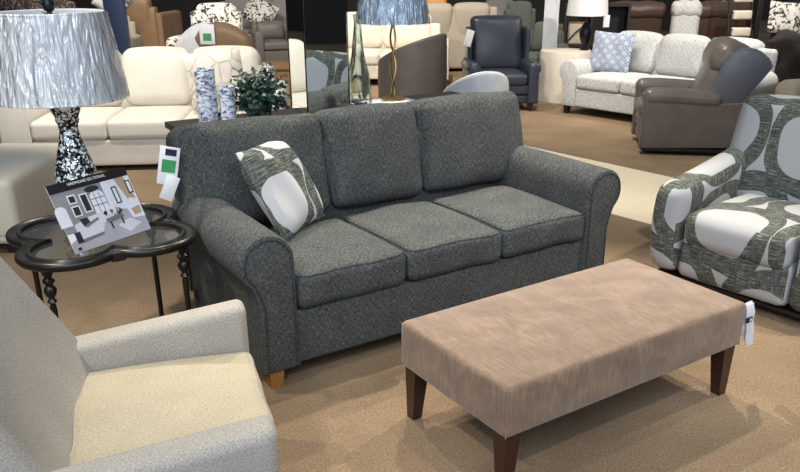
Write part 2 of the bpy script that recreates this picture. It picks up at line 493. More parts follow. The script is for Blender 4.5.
def medallion():
    t = NT('blue_medallion_cloth'); uv = t.coord('UV')
    m = t.scale(uv, (1/.115, 1/.115, 1)); sp = t.n('ShaderNodeSeparateXYZ'); t.put(sp.inputs[0], m)
    def lat(o):
        px = t.math('SUBTRACT', t.math('FRACT', t.math('ADD', sp.outputs[0], 10+o)), .5); py = t.math('SUBTRACT', t.math('FRACT', t.math('ADD', sp.outputs[1], 10+o)), .5)
        return t.math('SQRT', t.math('ADD', t.math('MULTIPLY', px, px), t.math('MULTIPLY', py, py)))
    a = lat(0); b = lat(.5)
    ra = t.math('LESS_THAN', t.math('ABSOLUTE', t.math('SUBTRACT', a, .47)), .07); rb = t.math('LESS_THAN', t.math('ABSOLUTE', t.math('SUBTRACT', b, .47)), .07)
    rc = t.math('LESS_THAN', a, .12); rd = t.math('LESS_THAN', b, .12)
    k = t.math('MAXIMUM', t.math('MAXIMUM', ra, rb), t.math('MAXIMUM', rc, rd))
    return t.fin(t.mix(k, lin('#33558c'), lin('#aeb5c0')), .85)
M_['medallion'] = medallion()
def carpet(name, a, b, c):
    t = NT(name); co = t.coord()
    w = t.noise(t.scale(co, (170, 60, 1), (0, 0, .6)), 1, 3, .7); f = t.noise(co, 1.1, 4, .6); g = t.noise(co, 90, 2)
    v = t.math('ADD', t.math('ADD', t.math('MULTIPLY', w, .4), t.math('MULTIPLY', f, .35)), t.math('MULTIPLY', g, .25))
    t.bump(t.math('ADD', w, g), .5, .004)
    return t.fin(t.ramp(v, [(.38, lin(a)), (.5, lin(b)), (.62, lin(c))]), .95, 0, .15)
M_['carpet'] = carpet('tan_berber_carpet', '#6b5c4b', '#85725c', '#9e8971')
M_['walk'] = carpet('pale_walkway', '#d6c9ae', '#e0d4ba', '#e9dec8')
M_['wall'] = plain('dark_showroom_wall', '#3a3735', .8)
def mosaic():
    t = NT('mirror_mosaic'); co = t.coord()
    v = t.n('ShaderNodeTexVoronoi'); t.put(v.inputs['Vector'], co); v.inputs['Scale'].default_value = 105
    sp = t.n('ShaderNodeSeparateColor'); t.put(sp.inputs[0], v.outputs['Color'])
    col = t.ramp(sp.outputs[0], [(0, lin('#0f1414')), (.36, lin('#dfe8ea')), (.62, lin('#3b4744')), (.75, lin('#f4f6f8'))], 'CONSTANT')
    met = t.ramp(sp.outputs[1], [(0, (0, 0, 0, 1)), (.55, (1, 1, 1, 1))], 'CONSTANT')
    t.bump(v.outputs['Distance'], .6, .004)
    return t.fin(col, .15, met)
M_['mosaic'] = mosaic()
def shade_mat():
    t = NT('pale_shade_cloth'); uv = t.coord()
    return t.fin(t.ramp(t.noise(t.scale(uv, (200, 200, 10)), 1, 2), [(.3, lin('#dddee0')), (.7, lin('#e8e9ec'))]), .8)
M_['shade'] = shade_mat()
def film():
    t = NT('clear_plastic_film'); co = t.coord()
    nz = t.noise(t.scale(co, (30, 30, 3.0), (.22, .3, .4)), 1, 2, .5, .5)
    g = t.n('ShaderNodeBsdfGlossy'); g.inputs['Roughness'].default_value = .2; g.inputs['Color'].default_value = (.9, .95, 1, 1)
    tr = t.n('ShaderNodeBsdfTransparent'); b = t.n('ShaderNodeBump'); b.inputs['Strength'].default_value = 1; b.inputs['Distance'].default_value = .05
    t.put(b.inputs['Height'], nz); t.t.links.new(b.outputs[0], g.inputs['Normal'])
    lw = t.n('ShaderNodeLayerWeight'); lw.inputs[0].default_value = .35; t.t.links.new(b.outputs[0], lw.inputs['Normal'])
    mx = t.n('ShaderNodeMixShader'); f = t.math('ADD', t.math('MULTIPLY', lw.outputs['Facing'], .6), .20, clamp=True)
    t.put(mx.inputs[0], f); t.t.links.new(tr.outputs[0], mx.inputs[1]); t.t.links.new(g.outputs[0], mx.inputs[2]); t.t.links.new(mx.outputs[0], t.out.inputs[0])
    return t.m
M_['film'] = film()
def glass(name, col, rough=.02, thin=False):
    t = NT(name); t.b.inputs['Transmission Weight'].default_value = 1; t.b.inputs['IOR'].default_value = 1.45
    return t.fin(lin(col), rough)
M_['glass'] = glass('clear_green_glass', '#e6f2ee')
def pane():
    t = NT('clear_table_glass'); g = t.n('ShaderNodeBsdfGlossy'); g.inputs['Roughness'].default_value = .03
    tr = t.n('ShaderNodeBsdfTransparent'); tr.inputs[0].default_value = (.93, .96, .95, 1); fr = t.n('ShaderNodeLayerWeight'); mx = t.n('ShaderNodeMixShader')
    t.put(mx.inputs[0], t.math('ADD', t.math('MULTIPLY', t.math('POWER', fr.outputs['Facing'], 4), .6), .03)); t.t.links.new(tr.outputs[0], mx.inputs[1]); t.t.links.new(g.outputs[0], mx.inputs[2]); t.t.links.new(mx.outputs[0], t.out.inputs[0]); return t.m
M_['pane'] = pane()
def mirror():
    t = NT('mirror_glass'); return t.fin((.82, .86, .88, 1), .01, 1)
M_['mirror'] = mirror()
M_['leaf'] = plain('dark_green_leaf', '#28463c', .5)
M_['leaf'].node_tree.nodes['Principled BSDF'].inputs['Roughness'].default_value = .45

# ---------------------------------------------------------------- setting
b = MB(); b.box((-12, -6, -.1), (14, 26, 0)); struct(b.build('floor', M_['carpet'], smooth=False))
# pale walkway between the carpets, running behind the sofa
wb = MB(T(1.57, 5.6, 0) @ Matrix.Rotation(math.radians(-50), 4, 'Z')); wb.box((-4.2, 0, .0), (7, 1.28, .004))
struct(wb.build('floor', M_['walk'], smooth=False))
struct(MB().box((-12, 22, 0), (14, 22.2, 3.6)).build('wall_back', M_['wall'], smooth=False))
struct(MB().box((-12.2, -6, 0), (-12, 22.2, 3.6)).build('wall_left', M_['wall'], smooth=False))
struct(MB().box((14, -6, 0), (14.2, 22.2, 3.6)).build('wall_right', M_['wall'], smooth=False))

# ---------------------------------------------------------------- main sofa
SA = .5686; SO = (-.585, 2.978)
def SW(x, y): c, s = math.cos(SA), math.sin(SA); return (SO[0]+x*c-y*s, SO[1]+x*s+y*c)
t = thing('sofa', 'charcoal grey tweed three-seat sofa with rolled arms in the centre', 'sofa', (SO[0], SO[1], 0), SA)
sofa(t, 2.06, .95, .175, .725, .515, 1.03, 3, M_['sofa'], 'roll', .09, M_['pipe'], .16, .24, 13, M_['oak'], overhang=.14, rr=.125, br=.06, frame_h=.9, bpuff=(.01, .04, .012),
     seat_d=.68, csplits=[-.04, .737, 1.322, 2.075])
# hang tag pinned to the left back corner
TM = T(-.085, .74, .95) @ R(-20, 'Z') @ R(12, 'Y')
ht = MB(TM).rbox((-.045, -.004, -.16), (.045, .004, .02), .003, seg=1, n=2).build('hang_tag', M_['paper'], t)
ht['label'] = 'white paper hang tag'
MB(TM).box((-.03, -.006, -.10), (.032, -.0035, -.04)).build('green_print', M_['green_ink'], ht, smooth=False)
MB(TM).box((-.02, -.006, -.02), (.03, -.0035, .01)).build('dark_print', M_['navy_ink'], ht, smooth=False)
MB(T(-.105, .73, .79) @ R(-20, 'Z') @ R(25, 'Y')).rbox((-.03, -.003, -.07), (.03, .003, .05), .002, seg=1, n=1).build('hang_tag', M_['paper'], t)

# throw pillow on the sofa
w = Vector((.34, .94, 0)).normalized(); h = Vector((-.45, .16, .88)); h = (h-w*h.dot(w)).normalized(); nn = h.cross(w)
PM = Matrix.Identity(4)
for i in range(3): PM[i][0] = w[i]; PM[i][1] = -nn[i]*-1; PM[i][2] = h[i]
PM.translation = Vector((-.57, 3.72, .735))
pl = MB().pillow(.45, .47, .15, Matrix.Identity(4)).build('throw_pillow', M_['motif_small'])
pl.matrix_world = PM
tag(pl, 'grey and white oval print pillow against the left arm of the charcoal sofa', 'pillow')

# ---------------------------------------------------------------- ottoman
OA = .5763
t = thing('ottoman', 'taupe velvet rectangular ottoman with dark tapered legs', 'ottoman', (.356, 2.26, 0), OA)
up = MB().rbox((0, 0, .235), (1.30, .655, .436), .022, (.004, .004, .018), None, 3, 8).build('upholstered_top', M_['velvet'], t)
for x, y in ((.006, .006), (1.294, .006), (.006, .649), (1.294, .649)): MB().tube([(x, y, .24), (x, y, .425)], .003, 5).build('seam', M_['velvet'], up)
for x in (.015, 1.215):
    for y in (.015, .57):
        dx, dy = (-.008 if x < .5 else .008), (-.008 if y < .3 else .008)
        MB().box((x, y, 0), (x+.07, y+.07, .24), top=(.62, .62, dx, dy)).build('leg', M_['walnut'], t, smooth=False)
for k in range(2):
    MB().rbox((1.30, .002+.014*k, .215+.02*k), (1.352+.01*k, .006+.014*k, .42), .0015, seg=1, n=5, fn=lambda v: (v.x+(.42-v.z)*.22, v.y+.004*math.sin(v.z*70+v.x*40), v.z)).build('care_tag', M_['white_cloth'], t)['label'] = 'white cloth care tag'
lb = MB().rbox((1.303, -.005, .338), (1.345, -.001, .362), .001, seg=1, n=1).build('sewn_label', M_['navy_ink'], t); lb['label'] = 'navy sewn label with white mark'
MB().box((1.326, -.0065, .344), (1.336, -.005, .356)).build('printed_mark', M_['paper'], lb, smooth=False)

# ---------------------------------------------------------------- cream armchair, lower left
a = math.radians(106)
t = thing('armchair', 'cream tweed armchair with sloping arms at the lower left', 'armchair', (-.377, 1.877, 0), a)
# local x: near arm -> far arm, -y: towards the seat front.  origin at the front near inner corner region
Wc = .70
ct_ = M_['cream_tweed']
def arm_fn(side):
    def f(v):
        # arms flare a little outwards and rise towards the front
        k = max(0, min(1, v.y/.62)); z = v.z
        if v.z > .3: z = v.z - .08*k*(v.z-.3)/.3
        x = v.x + side*.02*(v.z-.3)
        return (x, v.y, z)
    return f
MB().rbox((-.12, -.02, .10), (0, .72, .605), .035, (0.004, 0, .0), None, 3, 7, arm_fn(-1)).build('arm', ct_, t)
MB().rbox((Wc, -.02, .10), (Wc+.12, .72, .605), .035, (.004, 0, .0), None, 3, 7, arm_fn(1)).build('arm', ct_, t)
MB().rbox((-.01, .02, .10), (Wc+.01, .62, .30), .02).build('base', ct_, t)
cushion(t, 'seat_cushion', (.003, -.03, .29), (Wc-.003, .56, .445), M_['oat_tweed'], .035, (0, .01, .02), None, ct_, 2)
def back_fn(v):
    # wraps forward at the sides, leans back
    s = (v.x-Wc/2)/(Wc/2+.1)
    y = v.y - .07*abs(s)**2.4*(1 if v.y < .62 else .4) + max(0, v.z-.35)*.52
    return (v.x*(1) + (v.x-Wc/2)*(-.32)*max(0, (v.z-.6)), y, v.z)
bk = MB().rbox((-.10, .52, .12), (Wc+.10, .70, 1.0), .07, (.0, .01, .02), None, 3, 9, back_fn).build('backrest', ct_, t)
for x in (-.08, Wc+.03):
    for y in (.03, .6): MB().box((x, y, 0), (x+.05, y+.05, .11), top=(.6, .6)).build('leg', M_['walnut'], t, smooth=False)

# ---------------------------------------------------------------- quatrefoil side table
TC = (-1.32, 3.285); TZ = .66; th0 = math.radians(-14)
t = thing('side_table', 'black quatrefoil side table with glass top and turned legs', 'table', (TC[0], TC[1], 0), th0)
def quat(R0, rl_, n=18):
    """four-lobed outline: lobe circles centred on the axes"""
    d = R0-rl_; P = []
    # neighbouring lobes meet on the diagonals
    h_ = math.sqrt(max(1e-6, rl_**2-(d*math.sin(PI/4))**2)); am = math.atan2((d*math.cos(PI/4)+h_)*math.sin(PI/4), (d*math.cos(PI/4)+h_)*math.cos(PI/4)-d)
    for q in range(4):
        for k in range(n+1):
            a = -am+2*am*k/n; x, y = d+rl_*math.cos(a), rl_*math.sin(a)
            c, s = math.cos(q*PI/2), math.sin(q*PI/2); P.append((x*c-y*s, x*s+y*c))
    return P[:]
def quat_loop(R0, rl_):
    P = quat(R0, rl_); Q = []
    for p in P:
        if not Q or math.dist(p, Q[-1]) > .004: Q.append(p)
    return Q
OUT = quat_loop(.435, .217); INN = quat_loop(.367, .158)
# rim: ring between outer and inner outline
rim = MB()
def ring_between(mb, O, I, z0, z1):
    # resample both by angle so the quads match
    def at(P, a):
        best = None
        for i in range(len(P)):
            p, q = P[i], P[(i+1) % len(P)]; dx, dy = q[0]-p[0], q[1]-p[1]; c, s = math.cos(a), math.sin(a)
            den = dx*s-dy*c
            if abs(den) < 1e-9: continue
            u = (p[1]*c-p[0]*s)/den; X, Y = p[0]+u*dx, p[1]+u*dy
            if -1e-6 <= u <= 1+1e-6 and X*c+Y*s > 0:
                r = X*c+Y*s; best = r if best is None else max(best, r)
        return best or .3
    N = 144; rows = []
    pr = [(0, z0+.008), (.006, z0), (.5, z0-.004), (1-.1, z0), (1, z0+.01), (1, z1-.012), (.93, z1-.003), (.80, z1), (.72, z1-.006), (.35, z1-.009), (.25, z1), (.08, z1), (0, z1-.008)]
    for k in range(N):
        a = 2*PI*k/N; ro, ri = at(O, a), at(I, a)
        rows.append([mb._v(((ri+(ro-ri)*f)*math.cos(a), (ri+(ro-ri)*f)*math.sin(a), z)) for f, z in pr])
    for k in range(N):
        A, B = rows[k], rows[(k+1) % N]
        for j in range(len(pr)): mb._f([A[j], A[(j+1) % len(pr)], B[(j+1) % len(pr)], B[j]])
ring_between(rim, OUT, INN, TZ-.035, TZ)
rm = rim.build('rim', M_['black'], t, ang=50)
gl = MB(); gl.sweep([(x*1.03, y*1.03) for x, y in INN], [(TZ-.016, 0), (TZ-.010, 0)], 'z'); gl.build('glass_top', M_['pane'], t, smooth=False)
for q in range(4):
    aa = PI/4+q*PI/2
    MB(Matrix.Rotation(aa, 4, 'Z')).rbox((.27, -.03, TZ-.045), (.325, .03, TZ-.002), .008).build('corner_bracket', M_['black'], t)
LEGP = [(.0, .0), (.010, 0), (.014, .012), (.012, .03), (.0125, .40), (.014, .45), (.011, .47), (.020, .48), (.011, .495), (.022, .512), (.026, .53), (.020, .545), (.012, .552), (.024, .565), (.024, .575), (.014, .585), (.020, .60), (.026, .615), (.026, .63), (.0, .63)]
for q in range(4):
    aa = q*PI/2; MB().lathe(LEGP, (.385*math.cos(aa), .385*math.sin(aa), 0), 12).build('leg', M_['black'], t)

# ---------------------------------------------------------------- table lamp with mosaic base
t = thing('table_lamp', 'table lamp with mirrored mosaic base and plastic-wrapped shade on black side table', 'lamp', (-1.455, 3.44, TZ))
MB().lathe([(.0, 0), (.085, 0), (.09, .01), (.098, .05), (.102, .10), (.098, .16), (.085, .24), (.066, .31), (.048, .37), (.040, .41), (.042, .44), (.0, .44)], n=32).build('base', M_['mosaic'], t)
MB().lathe([(0, .44), (.043, .44), (.05, .455), (.048, .47), (.062, .50), (.064, .52), (.03, .525), (.0, .525)], n=24).build('neck', M_['mosaic'], t)
MB().lathe([(0, .52), (.012, .52), (.012, .88), (0, .88)], n=10).build('pole', M_['steel'], t)
sh = MB().lathe([(.268, .555), (.212, .905), (.208, .905), (.264, .555)], (0, 0, 0), 48, cap=False)
sh = sh.build('lamp_shade', M_['shade'], t)
for (r_, z_) in ((.268, .556), (.212, .904)): MB().tube([(r_*math.cos(2*PI*k/40), r_*math.sin(2*PI*k/40), z_) for k in range(40)], .004, 5, loop=True).build('shade_ring', M_['paper'], sh)
rg = MB()
for k in range(3): rg.tube([(0, 0, .895), (.21*math.cos(k*2.1), .21*math.sin(k*2.1), .895)], .003, 5)
rg.build('shade_spider', M_['steel'], sh)
def wrap(z0, z1, r0, r1, seed, n=300, m=20, amp=.009):
    rnd = random.Random(seed); fold = [(rnd.uniform(0, 2*PI), rnd.uniform(-3.2, 1.6), rnd.uniform(.03, .09), rnd.uniform(.3, 1)) for _ in range(46)]
    mb = MB(); rows = []
    for j in range(m+1):
        f = j/m; row = []
        for k in range(n):
            a = 2*PI*k/n; d = 0
            for (a0, sl, wd, am) in fold:
                da = (a-a0-sl*(f-.5)*.35+PI) % (2*PI)-PI
                d = max(d, am*max(0, 1-abs(da)/wd))
            r = r0+(r1-r0)*f+.004+amp*d
            row.append(mb._v((r*math.cos(a), r*math.sin(a), z0+(z1-z0)*f)))
        rows.append(row)
    for A, B in zip(rows, rows[1:]):
        for k in range(n): mb._f([A[k], A[(k+1) % n], B[(k+1) % n], B[k]])
    return mb
wrap(.552, .908, .27, .214, 3).build('plastic_wrap', M_['film'], t, ang=30)['label'] = 'crinkled clear plastic wrap'
MB().lathe([(0, .88), (.014, .89), (.010, .905), (.022, .915), (.026, .935), (.021, .955), (.008, .968), (0, .97)], n=16).build('finial', M_['steel'], t)

# ---------------------------------------------------------------- card display
t = thing('display_card', 'printed showroom card in clear holder leaning on black side table', 'card', (-1.308, 2.964, .664))
w = Vector((.54, .84, 0)).normalized(); h = Vector((-.085, .10, .26)); h = (h-w*h.dot(w)).normalized(); nn = w.cross(h)
CM = Matrix.Identity(4)
for i in range(3): CM[i][0] = w[i]; CM[i][1] = h[i]; CM[i][2] = nn[i]
CW, CH = .385, .292
def clr(n_, h_): return plain(n_, h_, .35)
cm = [clr('print_grey_wall', '#8c8b92'), clr('print_white', '#dfe3ee'), clr('print_dark', '#2b2a30'), clr('print_floor', '#a7a7b2'), clr('print_sofa', '#cfd0da'), clr('print_tan', '#b39c86'), clr('print_mid', '#6f6d74')]
MB(CM).rbox((0, 0, -.003), (CW, CH, 0), .001, seg=1, n=1).build('card_backing', M_['paper'], t)
pm = MB(CM)
def pq(mi, pts, z):
    # pts in fractions, v from the top
    pm.mi = mi; pm.poly([(u*CW, (1-v)*CH, z) for u, v in pts])
def pr(mi, u0, v0, u1, v1, z): pq(mi, [(u0, v1), (u1, v1), (u1, v0), (u0, v0)], z)
pr(0, 0, .13, 1, .72, .0006); pq(3, [(0, 1), (1, 1), (1, .62), (.62, .60), (.3, .72), (0, .85)], .001)
pq(1, [(.62, .13), (1, .13), (1, .62), (.78, .60), (.62, .5)], .0009)
pq(5, [(.80, .13), (.93, .13), (.98, .5), (.88, .5)], .0012)
def arch(mi, u, v0, v1, hw, z):
    P = [(u-hw, v1), (u+hw, v1)]+[(u+hw*math.cos(k*PI/8), v0+hw*1.1-hw*1.1*math.sin(k*PI/8)) for k in range(9)]
    pq(mi, P, z)
arch(1, .52, .22, .55, .09, .0014); arch(1, .04, .32, .62, .07, .0014)
for k in (-.03, .03): pr(6, .52+k-.004, .25, .52+k+.004, .55, .0018)
for v in (.33, .43): pr(6, .43, v, .61, v+.012, .0018)
for (u0, v0, u1, v1) in ((.17, .2, .27, .33), (.17, .36, .27, .52), (.31, .22, .41, .5), (.72, .24, .79, .5), (.92, .2, .99, .4)):
    pr(1 if u0 < .7 else 2, u0, v0, u1, v1, .0016); pr(2 if u0 < .7 else 1, u0+.015, v0+.02, u1-.015, v1-.02, .002)
pq(2, [(.40+.09*math.cos(k*PI/6)+.09, .19+.045*math.sin(k*PI/6)) for k in range(12)], .0022)
pq(4, [(.12, .62), (.30, .56), (.60, .54), (.62, .66), (.48, .70), (.42, .82), (.12, .84)], .0016)
pq(2, [(.20, .56), (.30, .56), (.32, .66), (.23, .68)], .0022); pq(2, [(.08, .72), (.15, .72), (.15, .88), (.08, .88)], .002)
pq(6, [(.5, .66), (.72, .64), (.74, .70), (.52, .73)], .0024); pr(2, .54, .72, .56, .82, .0024); pr(2, .69, .70, .71, .80, .0024)
pq(1, [(.56, .52), (.66, .48), (.74, .54), (.70, .62), (.6, .62)], .0022); pq(2, [(.66, .58), (.72, .55), (.74, .62), (.68, .65)], .0026)
pq(1, [(.80, .52), (.9, .46), (1, .5), (1, .78), (.84, .76)], .002); pq(5, [(.86, .62), (.98, .60), (.98, .72), (.88, .73)], .0024)
pq(4, [(.62, .80), (.80, .74), (.92, .86), (.74, .94)], .0014)
pq(6, [(.24, .66), (.42, .60), (.43, .63), (.25, .70)], .0024); pq(6, [(.14, .84), (.42, .82), (.42, .86), (.14, .89)], .0012)
for k in range(5): pq((2, 1, 6, 1, 5)[k], [(.50+.04*k, .58-.01*k), (.53+.04*k, .54), (.56+.04*k, .57), (.53+.04*k, .62)], .0028)
pr(2, .05, .93, .09, .97, .0022)
pm.build('printed_picture', cm, t, smooth=False)
MB(CM).box((0, CH*.87, .0006), (CW, CH, .0026)).build('black_header', clr('header_black', '#16151a'), t, smooth=False)
def text(s, size, M, mat, parent, name='lettering'):
    cu = bpy.data.curves.new('t', 'FONT'); cu.body = s; cu.size = size; cu.align_x = 'CENTER'; cu.extrude = .0003
    o = bpy.data.objects.new('t', cu); C.objects.link(o); bpy.context.view_layer.update()
    me = bpy.data.meshes.new_from_object(o.evaluated_get(bpy.context.evaluated_depsgraph_get())); bpy.data.objects.remove(o); bpy.data.curves.remove(cu)
    me.transform(M); me.materials.append(mat); o = bpy.data.objects.new(name, me); C.objects.link(o); o.parent = parent; me.name = name
    return o
text('HAMMOND SECTIONAL', .017, CM @ T(CW*.48, CH*.93, .003), M_['paper'], t)
st = MB(CM); st.rbox((.01, -.004, -.006), (CW-.01, CH*.7, -.004), .001, seg=1, n=1); st.rbox((.01, -.004, -.006), (CW-.01, 0, .02), .001, seg=1, n=1)
st.build('clear_holder', M_['pane'], t, smooth=False)

# ---------------------------------------------------------------- patterned armchair, right
t = thing('armchair', 'grey and white oval print armchair at the right edge', 'armchair', (1.455, 4.31, 0), math.radians(-51))
mo = M_['motif']
MB().rbox((.03, .06, .02), (.97, .80, .06), .02).build('swivel_base', M_['black_foot'], t)
MB().rbox((.18, .01, .07), (.82, .75, .32), .05, (0, .01, 0), uvm='seat').build('base', mo, t, uvoff=(.238, .25))
def scoop(v):
    # arm rises from a rounded front up to the back
    k = max(0, min(1, (v.y)/.75)); top = .60+.12*k**1.3
    z = .07+(v.z-.07)*(top-.07)/(.6-.07)
    bulge = .03*math.sin(PI*max(0, min(1, (v.z-.05)/.6)))
    x = v.x + (-bulge if v.x < .5 else bulge)
    return (x, v.y, z)
MB().rbox((.0, -.01, .07), (.205, .84, .6), .09, (0, .01, .0), None, 4, 8, scoop, 'seat').build('arm', mo, t, uvoff=(.14, .02))
MB().rbox((.795, -.01, .07), (1.0, .84, .6), .09, (0, .01, .0), None, 4, 8, scoop, 'seat').build('arm', mo, t, uvoff=(.25, .1))
cushion(t, 'seat_cushion', (.20, -.015, .27), (.80, .66, .465), mo, .06, (0, .012, .025), uvoff=(.238, .42), uvm='seat')
cushion(t, 'backrest', (.02, -.10, .0), (.98, .13, .66), mo, .09, (.01, .03, .02), T(0, .68, .36) @ R(-15, 'X'), uvoff=(.17, .0), n=10, uvm='back')

# ---------------------------------------------------------------- console behind sofa and what stands on it
c0 = SW(.09, 1.015)
t = thing('console_table', 'dark wood console table right behind the charcoal sofa', 'table', (c0[0], c0[1], 0), SA)
KZ = .965
MB().rbox((0, 0, KZ-.035), (1.9, .38, KZ), .006).build('table_top', M_['darkwood'], t)
MB().box((.04, .03, KZ-.13), (1.86, .35, KZ-.035)).build('apron', M_['darkwood'], t, smooth=False)
MB().box((.06, .04, .15), (1.84, .34, .18)).build('shelf', M_['darkwood'], t, smooth=False)
for x in (.02, 1.82):
    for y in (.015, .305): MB().box((x, y, 0), (x+.06, y+.06, KZ-.035)).build('leg', M_['darkwood'], t, smooth=False)
def vase(x, y, r, hh, label):
    o = MB().lathe([(0, 0), (r*.97, 0), (r, .01), (r*.98, hh*.5), (r, hh-.008), (r*.96, hh), (r*.86, hh), (r*.84, hh-.04), (0, hh-.04)], n=28).build('birch_vase', M_['bark'])
    o.location = (x, y, KZ); tag(o, label, 'vase', 'bark-print cylinder vases on the console')
vase(-1.0, 4.12, .052, .285, 'taller white and blue bark-print cylinder vase behind the charcoal sofa')
vase(-.895, 4.13, .040, .195, 'shorter white and blue bark-print cylinder vase beside the plant')
# plant
t = thing('potted_plant', 'dark green leafy plant beside the mirrored pillar', 'plant', (-.755, 4.245, KZ))
MB().lathe([(0, 0), (.06, 0), (.075, .09), (.068, .09), (.06, .075), (0, .075)], n=20).build('pot', M_['darkwood'], t)
lf = MB(); sm = MB(); rnd = random.Random(5)
for k in range(120):
    a = rnd.uniform(0, 2*PI); le = rnd.uniform(.08, .20); el = rnd.uniform(.0, 1.45); le *= (1+.35*math.sin(el))
    p0 = Vector((0, 0, .08)); d = Vector((math.cos(a)*math.cos(el), math.sin(a)*math.cos(el), math.sin(el)))
    pts = [p0+d*le*s-Vector((0, 0, .05*s*s)) for s in (0, .35, .7, 1)]; sm.tube(pts, .0018, 4)
    for j in range(9):
        s = .2+.8*j/8; p = p0+d*le*s-Vector((0, 0, .05*s*s)); q = Vector((rnd.uniform(-1, 1), rnd.uniform(-1, 1), rnd.uniform(-.3, .9))).normalized(); u = q.cross(d).normalized()
        L_ = rnd.uniform(.024, .042); wd = L_*.38
        lf._f([lf._v(p), lf._v(p+q*L_*.5+u*wd), lf._v(p+q*L_), lf._v(p+q*L_*.5-u*wd)])
sm.build('stem', M_['leaf'], t); lf.build('foliage', M_['leaf'], t, smooth=False)
# mirrored pillar
t = thing('mirrored_pillar', 'three-sided mirror-faced pillar standing on the console behind the charcoal sofa', 'mirror', (-.50, 4.31, KZ))
PH = .76; c48, c113 = math.radians(48), math.radians(113)
TRI = [(0, 0), (.32*math.cos(c48), .32*math.sin(c48)), (.32*math.cos(c113), .32*math.sin(c113))]
MB().sweep(TRI, [(0, .006), (PH, .006)], 'z').build('core', M_['dark'], t, smooth=False)
for k in range(3):
    p, q = Vector(TRI[k]), Vector(TRI[(k+1) % 3]); d = (q-p).normalized(); nrm = Vector((d.y, -d.x))
    a_, b_ = p+d*.006, q-d*.006
    MB().sweep([tuple(a_-nrm*.006), tuple(b_-nrm*.006), tuple(b_), tuple(a_)], [(.004, 0), (PH-.004, 0)], 'z').build('mirror_panel', M_['mirror'], t, smooth=False)
    MB().tube([(p.x, p.y, 0), (p.x, p.y, PH)], .0035, 5).build('edge_trim', M_['steel'], t)

# glass bottle vase
t = thing('glass_vase', 'clear crackled glass bottle vase between mirrored pillar and gold lamp', 'vase', (-.235, 4.655, KZ))
def crk(P, k): return (P[0]*(1+.09*math.sin(k*PI/2+P[2]*14)), P[1]*(1+.09*math.sin(k*PI/2+P[2]*14)), P[2])
MB().lathe([(0, 0), (.07, 0), (.075, .015), (.068, .08), (.06, .17), (.038, .27), (.026, .37), (.02, .46), (.026, .50), (.02, .50), (.014, .46), (.019, .37), (.03, .27), (.05, .17), (.058, .08), (.062, .03), (0, .025)], n=20, fn=crk).build('glass_body', M_['glass'], t)
# gold lamp
t = thing('table_lamp', 'gold twisted-stem table lamp with wrapped pale blue shade behind the sofa', 'lamp', (-.035, 4.82, KZ))
MB().lathe([(0, 0), (.075, 0), (.075, .012), (.02, .02), (0, .02)], n=24).build('foot', M_['gold'], t)
for ph in (0, PI):
    MB().tube([(.018*math.cos(ph+k*.32)*(.6+.4*math.sin(k*PI/24)), .018*math.sin(ph+k*.32)*(.6+.4*math.sin(k*PI/24)), .02+k*.0175) for k in range(25)], .006, 6).build('twisted_stem', M_['gold'], t)
MB().lathe([(0, .43), (.01, .43), (.014, .45), (.008, .47), (.008, .70), (0, .70)], n=10).build('pole', M_['gold'], t)
M_['shade_blue'] = plain('pale_blue_shade', '#bccfe2', .8)
MB().lathe([(.212, .445), (.168, .74), (.165, .74), (.209, .445)], (0, 0, 0), 40, cap=False).build('lamp_shade', M_['shade_blue'], t)
wrap(.44, .745, .214, .17, 9, 260, 12, .008).build('plastic_wrap', M_['film'], t, ang=30)
t2 = MB().rbox((-.24, -.09, 0), (.24, .09, .012), .004, seg=1, n=1).build('tray', M_['white_cloth']); t2.location = (-.14, 4.735, KZ-.0); t2.rotation_euler = (0, 0, SA); t2['label'] = 'white flat tray under the gold lamp and glass vase'; t2['category'] = 'tray'
for n_ in ('glass_vase', 'table_lamp.001'): bpy.data.objects[n_].location.z += .012

# ---------------------------------------------------------------- white leather sofas, left
t = thing('sofa', 'white leather three-seat sofa along the left background', 'sofa', (-3.52, 6.86, 0), math.radians(5))
sofa(t, 2.5, 1.0, .26, .66, .46, .98, 3, M_['white_leather'], 'track', .05, None, .17, .26, 12, M_['black_foot'], br=.09, frame_h=.82)
t = thing('chaise', 'off-white upholstered chaise end at the left edge behind the side table', 'chaise', (-3.60, 4.72, 0), math.radians(2))
MB().rbox((0, 0, .07), (1.16, 1.15, .34), .04).build('base', M_['cream_leather'], t)
MB().rbox((.0, -.005, .10), (1.165, 1.13, .50), .05, (.0, .01, .02)).build('seat_cushion', M_['cream_leather'], t)
for x in (.05, 1.04):
    for y in (.05, 1.0): MB().box((x, y, 0), (x+.07, y+.07, .08)).build('foot', M_['black_foot'], t, smooth=False)

def pillow(name, w_, h_, th, loc, rz, tilt, roll, mat, label, cat='pillow', group=None):
    o = MB().pillow(w_, h_, th, Matrix.Identity(4)).build(name, mat)
    o.matrix_world = T(*loc) @ Matrix.Rotation(rz, 4, 'Z') @ R(-tilt, 'X') @ R(roll, 'Y')
    return tag(o, label, cat, group)
pillow('throw_pillow', .52, .50, .17, (-1.66, 7.28, .78), math.radians(16), 16, -6, M_['cream_flower'], 'large cream embroidered pillow at the right end of the white leather sofa')

